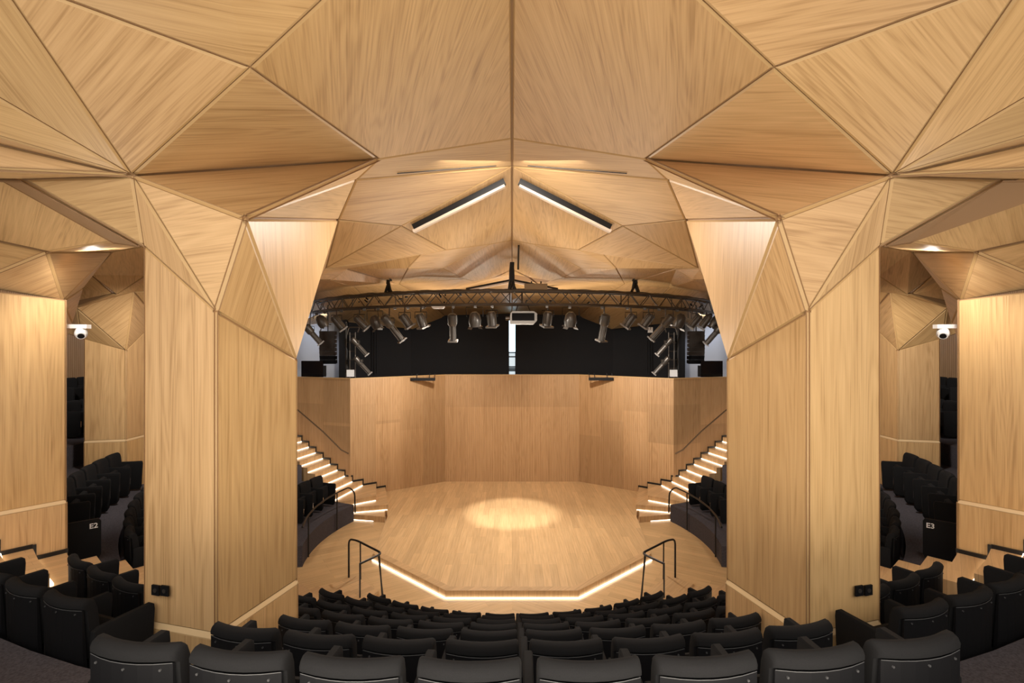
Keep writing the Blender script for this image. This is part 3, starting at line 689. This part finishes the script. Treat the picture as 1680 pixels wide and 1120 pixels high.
# ------------------------------------------------------------------ HANDRAILS near the stage
def bent(pts, r=.10, n=5):
    out = [Vector(pts[0])]
    for a, b, c in zip(pts, pts[1:], pts[2:]):
        a, b, c = Vector(a), Vector(b), Vector(c); d1 = (a-b); d2 = (c-b); rr = min(r, d1.length*.45, d2.length*.45)
        p, q = b+d1.normalized()*rr, b+d2.normalized()*rr
        for k in range(n+1): f = k/n; out.append(p*(1-f)**2+b*2*f*(1-f)+q*f*f)
    out.append(Vector(pts[-1])); return out
for s in (-1, 1):
    mv = (lambda p: Vector((-s*p[0], p[1], p[2])))
    t = thing('handrail', 'bent black tube handrail at the foot of the %s aisle steps' % SIDE[s], 'handrail')
    P1 = (-3.66, 11.62); P2 = (-3.36, 11.5); P3 = (-2.66, 10.62); P4 = (-2.95, 10.05)
    zf = .95; pts = [(*P1, 0), (*P1, .86), (-3.40, 11.36, .93), (*P3, .95), (*P4, .98), ]
    mb = MB(); mb.tube(bent([mv(p) for p in pts], .14), .022, 8); mb.build('rail', BLKM, t, smooth=True)
    for a, zt_, b in (((-3.30, 11.27), .92, P2), ((-2.74, 10.68), .94, (-2.69, 10.74)), ((-2.72, 10.55), .95, (-2.62, 10.55)), (P4, .98, P4)):
        mb = MB(); mb.tube([mv((*b, 0)), mv((*a, zt_))], .016, 8); mb.build('post', BLKM, t, smooth=True)
    t = thing('handrail', 'black tube handrail fixed round the edge of the %s carpeted seating podium' % SIDE[s], 'handrail')
    pts = []
    for deg in (72, 80, 88, 96, 104, 109): x, y = polar(5.0, math.radians(deg), s); pts.append(Vector((x, y, 1.08)))
    x, y = polar(5.0, math.radians(110.5), s); pts.append(Vector((x, y, 1.02))); x, y = polar(5.0, math.radians(112.5), s); pts.append(Vector((x, y, .85))); pts.append(Vector((x, y+.05, .25)))
    mb = MB(); mb.tube(bent(pts, .12), .022, 8); mb.build('rail', BLKM, t, smooth=True)
    for deg in (82, 103):
        x, y = polar(5.0, math.radians(deg), s); mb = MB(); mb.tube([(x, y, .05), (x, y, 1.08)], .018, 8); mb.build('post', BLKM, t, smooth=True)
# ------------------------------------------------------------------ TRUSS
TZ0, TR = 14.0, 8.05
def tp(X, dy=0, dz=0):
    a = math.asin(max(-1, min(1, X/TR))); r = TR-dy
    return Vector((r*math.sin(a), TZ0+TR-r*math.cos(a), EYE+1.0+dz))
TOPZ, BOTZ = .37, .01
t = thing('lighting_truss', 'curved dark metal lighting truss hanging above the stage', 'truss')
XS = [-7.4+14.8*k/60 for k in range(61)]
for dy, dz, r in ((0, TOPZ, .034), (.34, TOPZ, .034), (0, BOTZ, .034), (.34, BOTZ, .034)):
    mb = MB(); mb.tube([tp(X, dy, dz) for X in XS], r, 8); mb.build('chord', ALU, t, smooth=True)
mb = MB(); n = 44; 
for k in range(n):
    a, b = -7.3+14.6*k/n, -7.3+14.6*(k+1)/n; up = k % 2
    for dy, f in ((0, up), (.34, 1-up)):
        mb.tube([tp(a, dy, BOTZ if f else TOPZ), tp(b, dy, TOPZ if f else BOTZ)], .014, 5)
    mb.tube([tp(a, 0, BOTZ), tp(b, .34, BOTZ)], .012, 5); mb.tube([tp(a, .34, TOPZ), tp(b, 0, TOPZ)], .012, 5)
for X in (-3.3, -.06, .28, 3.3, -5.2, 5.2): mb.tube([tp(X, 0, BOTZ), tp(X, 0, TOPZ)], .016, 5); mb.tube([tp(X, .34, BOTZ), tp(X, .34, TOPZ)], .016, 5)
mb.build('lacing', ALU, t)
mb = MB()
for j in range(3):
    mb.tube([tp(X, .10+.05*j, TOPZ+.045+.012*math.sin(X*7+j*2)) for X in [-7.2+14.4*k/90 for k in range(91)]], .016, 5)
mb.build('cable_run', CABLE, t)
mb = MB()
for k in range(26):
    X = -7+14*random.random(); c = tp(X, .34, random.uniform(.02, .34)); mb.tube([c, c+Vector((random.uniform(-.1, .1), .02, random.uniform(-.09, .09)))], .026, 6)
mb.build('cable_clip', CABLE, t)
def cable_bundle(px, side, ztop, X=None):
    t = thing('cable_bundle', side, 'cables'); X0 = tp(X, .17, TOPZ)
    for j in range(6):
        mb = MB(); a = X0+Vector((random.uniform(-.16, .16), random.uniform(-.1, .1), .03)); b = X0+Vector((random.uniform(-.05, .05), 0, .32)); c = X0+Vector((random.uniform(-.05, .05), 0, ztop))
        mb.tube([a, b, b.lerp(c, .5)+Vector((random.uniform(-.02, .02), 0, 0)), c], .034, 6); mb.build('cable', CABLE, t)
cable_bundle(622, 'black bundle of cables dropping to the truss left of centre', 1.12, -3.65)
cable_bundle(841, 'black bundle of cables dropping to the middle of the truss', .80, 0)
cable_bundle(1055, 'black bundle of cables dropping to the truss right of centre', 1.12, 3.65)
# ------------------------------------------------------------------ STAGE LIGHTS
def fixture(name, label, px, py, ln, ang, kind, Zc=None, group='stage lanterns on the truss', clamp_to=None, hang=True, sc=1.0):
    X = (px-840)*15/F
    for _ in range(8): Zt = tp(X, .17).y; X = (px-840)*Zt/F
    Z = Zc or Zt; c = V(px, py, Z); k = Z/F
    t = thing(name, label, 'spotlight', (0, 0, 0), 0, group)
    Lm = ln*k; a = math.radians(ang)            # ang 0 = straight down, positive = beam end swings to the right
    ax = Vector((math.sin(a)*.9, .25, -math.cos(a))).normalized()
    s0 = c-ax*Lm/2; 
    r = .105*sc if kind == 'profile' else (.12*sc if kind == 'fresnel' else .17*sc)
    if kind == 'profile':
        mb = MB(); mb.tube([s0, s0+ax*Lm*.05, s0+ax*Lm*.36, s0+ax*Lm*.42], [r*.7, r*1.25, r*1.25, r*.9], 12); mb.build('lamp_house', FIX, t, smooth=True)
        mb = MB(); mb.tube([s0+ax*Lm*.40, s0+ax*Lm*.93], r*.82, 8); mb.build('lens_barrel', FIX, t)
        mb = MB(); mb.box(s0+ax*Lm*.95, (r*2.5, r*2.5, .04), ax.to_track_quat('Z', 'Y').to_matrix()); mb.build('colour_frame', FIXF, t)
        mb = MB()
        for j in range(6):
            q = 2*math.pi*j/6; o = ax.orthogonal().normalized(); b = ax.cross(o); d = (o*math.cos(q)+b*math.sin(q))*r*.86
            mb.tube([s0+ax*Lm*.42+d, s0+ax*Lm*.92+d], .009, 4)
        mb.build('ribs', FIXF, t)
    elif kind == 'fresnel':
        mb = MB(); mb.tube([s0, s0+ax*Lm*.12, s0+ax*Lm*.8], [r*.75, r, r*1.0], 12); mb.build('lamp_house', FIX, t, smooth=True)
        mb = MB(); mb.box(s0+ax*Lm*.87, (r*2.5, r*2.5, .045), ax.to_track_quat('Z', 'Y').to_matrix()); mb.build('colour_frame', FIXF, t)
        mb = MB()
        for j in range(8):
            q = 2*math.pi*j/8; o = ax.orthogonal().normalized(); b = ax.cross(o); d = (o*math.cos(q)+b*math.sin(q))*r*1.01
            mb.tube([s0+ax*Lm*.15+d, s0+ax*Lm*.8+d], .010, 4)
        mb.build('cooling_fins', FIXF, t)
    else:
        mb = MB(); mb.tube([s0, s0+ax*Lm*.2, s0+ax*Lm*.6, s0+ax*Lm*.95], [r*.4, r*.85, r*1.05, r*.9], 12); mb.build('lamp_house', FIX, t, smooth=True)
        mb = MB()
        for j in range(4):
            q = 2*math.pi*j/4; o = ax.orthogonal().normalized(); b = ax.cross(o); d = (o*math.cos(q)+b*math.sin(q))*r*.98
            p = s0+ax*Lm*.95+d; mb.face([p-b*.08, p+b*.08, p+b*.08+ax*.05+d*.3, p-b*.08+ax*.05+d*.3])
        mb.build('barn_doors', FIXF, t)
    if kind != 'x':
        e = s0+ax*Lm*(.97 if kind == 'profile' else .9); mb = MB(); mb.tube([e, e+ax*.012], r*.7, 12); mb.build('lens', LENS, t)
    if hang:
        top = tp(X, .17, BOTZ-.03) if Zc is None else c+Vector((0, 0, .2)); pv = s0+ax*Lm*.3; w_ = r*1.35
        mb = MB(); zt = pv.z+r*1.5
        mb.tube([pv+Vector((-w_, 0, 0)), Vector((pv.x-w_, pv.y, zt)), Vector((pv.x+w_, pv.y, zt)), pv+Vector((w_, 0, 0))], .012, 5); mb.build('yoke', BLKM, t)
        mb = MB(); mb.tube([Vector((pv.x, pv.y, zt)), Vector((pv.x, top.y, top.z))], .02, 6); mb.box(top+Vector((0, -.1, -.02)), (.07, .1, .09)); mb.build('clamp', ALU, t)
    return t
FX = [(514, 549, 40, 40, 'profile', 'profile spotlight at the far left, half hidden by the near column'),
 (528, 527, 22, 30, 'par', 'small round flood lantern above the left speaker stack'),
 (556, 531, 30, 38, 'fresnel', 'lantern tilted right, above the left ladder of spotlights'),
 (594, 530, 30, 45, 'fresnel', 'lantern tilted right, just left of a short round flood'),
 (617, 528, 22, 25, 'par', 'short round flood beside the big tilted profile spotlight on the left'),
 (645, 539, 54, 38, 'profile', 'long profile spotlight tilted right, left part of the truss'),
 (667, 527, 27, 35, 'fresnel', 'lantern tilted right, just right of the long tilted profile'),
 (692, 527, 27, 18, 'fresnel', 'slightly tilted lantern left of the flat white work light'),
 (742.5, 538, 48, 0, 'profile', 'long profile spotlight hanging straight down, left of centre'),
 (779, 524, 25, 3, 'par', 'round flood lantern between the straight profile and a small lantern, left of centre'),
 (807, 525, 28, 5, 'fresnel', 'small upright lantern left of the projector'),
 (898, 525, 28, -8, 'fresnel', 'small upright lantern right of the projector'),
 (936, 524, 25, -3, 'par', 'round flood lantern right of the projector'),
 (990, 538, 48, -8, 'profile', 'long profile spotlight hanging nearly straight, right of centre'),
 (1032, 527, 28, -35, 'fresnel', 'lantern tilted left, inner one of two alike on the right'),
 (1061, 527, 28, -35, 'fresnel', 'lantern tilted left, outer one of two alike on the right'),
 (1085, 538, 54, -42, 'profile', 'long profile spotlight tilted left, right part of the truss'),
 (1115, 526, 24, -20, 'par', 'round flood beside the long tilted profile on the right'),
 (1139, 528, 29, -38, 'fresnel', 'lantern tilted left above the inner edge of the right speaker stack'),
 (1156, 529, 29, -35, 'fresnel', 'lantern tilted left above the outer edge of the right speaker stack'),
 (1174, 527, 24, -30, 'par', 'small round flood at the right end of the truss'),
 (1172, 548, 46, -40, 'profile', 'profile spotlight at the far right, lower than the others')]
for px, py, ln, ang, kd, lb in FX: fixture('stage_lantern' if kd != 'profile' else 'profile_spotlight', lb, px, py, ln, ang, kd)
# projector
pj = thing('projector', 'silver-edged projector slung under the middle of the truss', 'projector'); c = V(858, 521.5, 14.1)
mb = MB(); o_ = [(-.36, -.13), (-.34, .12), (-.28, .17), (.28, .17), (.37, .11), (.37, -.08), (.29, -.17), (-.34, -.17)]
mb.hexa([c+Vector((x, -.28, z)) for x, z in o_], [c+Vector((x, .3, z)) for x, z in o_]); mb.build('case', FIXF, pj)
mb = MB(); mb.box(c+Vector((.0, -.29, .02)), (.60, .02, .20)); mb.build('vent_grille', BLK, pj)
mb = MB(); mb.tube([c+Vector((-.36, -.1, -.02)), c+Vector((-.47, -.1, -.02))], .05, 10); mb.build('lens', ALU, pj)
for dx in (-.2, .2): mb = MB(); mb.tube([c+Vector((dx, 0, .17)), c+Vector((dx*.6, .1, .39))], .012, 5); mb.build('hanger', BLKM, pj)
# flat work light, box on truss, speaker tags
wl_ = thing('work_light', 'flat white work light under the truss left of centre', 'light'); c = V(719.5, 504.5, 14.3)
mb = MB(); mb.hexa([c+Vector(p) for p in ((-.14, -.1, -.03), (.12, -.1, -.03), (.12, .1, -.03), (-.14, .1, -.03))], [c+Vector(p) for p in ((-.19, -.12, .03), (.17, -.12, .03), (.17, .12, .03), (-.19, .12, .03))])
mb.build('body', WHITE, wl_); mb = MB(); mb.tube([c+Vector((0, 0, .02)), c+Vector((0, 0, .11))], .015, 6); mb.build('clamp', BLKM, wl_)
bx_ = thing('control_box', 'brown control box sitting on top of the truss', 'box'); c = V(879, 471, 14.2)
mb = MB(); mb.box(c, (.62, .3, .17)); mb.build('case', BOXM, bx_)
for dx in (-.12, .14): mb = MB(); mb.tube([c+Vector((dx, 0, .08)), c+Vector((dx, 0, .16))], .02, 6); mb.build('fitting', BLKM, bx_)
for px, py, sd in ((623.5, 536.5, 'left'), (1067, 541, 'right')):
    o = thing('white_tag', 'small white square sign hanging from the %s part of the truss' % sd, 'sign'); c = V(px, py, 15.3); mb = MB(); mb.box(c, (.14, .02, .16)); mb.build('plate', WHITE, o)
    mb = MB(); mb.tube([c, c+Vector((0, -.35, .6))], .008, 5); mb.build('cord', CABLE, o)
# ladders with lanterns, speaker stacks, monitors
for s in (-1, 1):
    sx = lambda px: px if s < 0 else 1680-px
    t = thing('lighting_ladder', 'upright dark pipe ladder carrying two spotlights on the %s of the gallery' % SIDE[s], 'ladder')
    Zl = 18.2
    for a, b, r in (((568, 528), (568, 619), .030), ((574, 545), (574, 619), .022), ((583, 545), (583, 619), .022)):
        mb = MB(); mb.tube([V(sx(a[0]), a[1], Zl), V(sx(b[0]), 623, Zl)], r, 8); mb.build('pole', ALU, t, smooth=True)
    mb = MB(); mb.tube(bent([V(sx(568), 552, Zl), V(sx(572), 537, Zl), V(sx(590), 537, Zl), V(sx(587), 545, Zl)], .05), .025, 6); mb.build('top_bracket', ALU, t)
    for y in (548, 562, 576, 590, 604): mb = MB(); mb.tube([V(sx(568), y, Zl), V(sx(583), y, Zl)], .014, 5); mb.build('rung', ALU, t)
    pts = [V(sx(568+random.uniform(-1.2, 1.2)), 530+9*j, Zl-.05) for j in range(10)]; mb = MB(); mb.tube(pts, .03, 6); mb.build('cable', CABLE, t)
    for px, py, lb in ((590, 569, 'upper'), (595, 600, 'lower')):
        fx_ = fixture('profile_spotlight', 'spotlight aimed inward on the %s ladder, the %s one of the two' % (SIDE[s], lb), sx(px), py, 38, 42*(-s), 'profile', Zc=Zl-.3, group='spotlights on the ladders', sc=.72)
        mb = MB(); mb.tube([V(sx(583), py-7, Zl), V(sx(px-4), py-8, Zl-.3)], .02, 6); mb.build('arm', ALU, fx_)
    o = thing('junction_box', 'white junction box at the foot of the %s lighting ladder' % SIDE[s], 'box'); mb = MB(); mb.box(V(sx(575), 612, Zl-.1), (.24, .1, .24)); mb.build('case', WHITE, o)
    mb = MB(); mb.tube([V(sx(571), 607, Zl-.1), V(sx(570), 596, Zl)], .012, 5); mb.build('cable', CABLE, o)
    o = thing('line_array_speaker', 'hanging black stack of speakers on the %s of the gallery' % SIDE[s], 'speaker', group=None)
    Zs = 19.2
    for k in range(8):
        y0 = 543+6.7*k; lean = 0 if k < 5 else (k-4)*.7
        c = V(sx(538.5+lean*.4), y0+3.3, Zs); mb = MB(); w2 = .28; h2 = .0757
        lo = [c+Vector(p) for p in ((-w2, -.13, -h2), (w2, -.13, -h2), (w2*.9, .2, -h2*.8), (-w2*.9, .2, -h2*.8))]
        hi = [c+Vector(p) for p in ((-w2, -.17, h2), (w2, -.17, h2), (w2*.9, .2, h2*.8), (-w2*.9, .2, h2*.8))]
        mb.hexa(lo, hi); mb.build('speaker_box', SPKG if k < 6 else BLK, o)
    mb = MB(); mb.tube([V(sx(538), 543, Zs), V(sx(538), 490, Zs)], .02, 6); mb.build('hanger', CABLE, o)
    o = thing('monitor', 'dark flat screen standing on the gallery behind the %s stage stairs' % SIDE[s], 'monitor')
    c = V(sx(512.5), 605, 18.6); mb = MB(); mb.box(c, (.78, .05, .58)); mb.build('screen', SCREEN, o)
    mb = MB(); mb.box(c+Vector((s*-.42, .05, -.08)), (.10, .08, .4)); mb.tube([c+Vector((0, .04, -.2)), c+Vector((0, .1, -.75))], .03, 6); mb.build('stand', BLKM, o)
    # ceiling light bars
    o = thing('linear_light', 'long black light bar with a pale diffuser under the ceiling, %s of the ridge' % SIDE[s], 'light')
    a, b = [Vector(EYEP)+(onplane(qx, qy, R2, K, R3)-Vector(EYEP))*.982 for qx, qy in ((828, 299), (678.5, 374))]
    if s > 0: a, b = mir(a), mir(b)
    for nme, off, hh, m, ww in (('housing', .012, .09, BLKM, .1), ('diffuser', -.052, .05, DIFF, .085)):
        d = (b-a); c = (a+b)/2+Vector((0, 0, off)); q = d.to_track_quat('X', 'Z').to_matrix(); mb = MB(); mb.box(c, (d.length, ww, hh), q); mb.build(nme, m, o)
    o = thing('linear_light', 'light bar under the far end of the ceiling, %s of the ridge' % SIDE[s], 'light')
    a, b = V(sx(836), 461, 16.2), V(sx(765), 475, 16.4)
    for nme, off, hh, m, ww in (('housing', .02, .06, BLKM, .1), ('diffuser', -.035, .05, DIFF, .085)):
        d = (b-a); c = (a+b)/2+Vector((0, 0, off)); q = d.to_track_quat('X', 'Z').to_matrix(); mb = MB(); mb.box(c, (d.length, ww, hh), q); mb.build(nme, m, o)
    # white cameras on the outer columns
    o = thing('security_camera', 'white camera on a bracket reaching from the %s outer column' % SIDE[s], 'camera'); Zk = 7.2
    a = V(sx(102), 535, Zk); b = V(sx(146), 535.5, Zk); mb = MB(); mb.box((a+b)/2, ((b-a).length, .08, .055), (b-a).to_track_quat('X', 'Z').to_matrix()); mb.build('bracket', WHITE, o)
    c = V(sx(133), 545, Zk); d = Vector((-s*.4, -.5, -.45)).normalized(); mb = MB(); mb.tube([c-d*.07+Vector((0, 0, .03)), c-d*.03, c+d*.05, c+d*.09], [.03, .07, .075, .055], 12); mb.build('body', WHITE, o, smooth=True)
    mb = MB(); mb.tube([c+d*.085, c+d*.095], .04, 12); mb.build('lens', BLK, o)
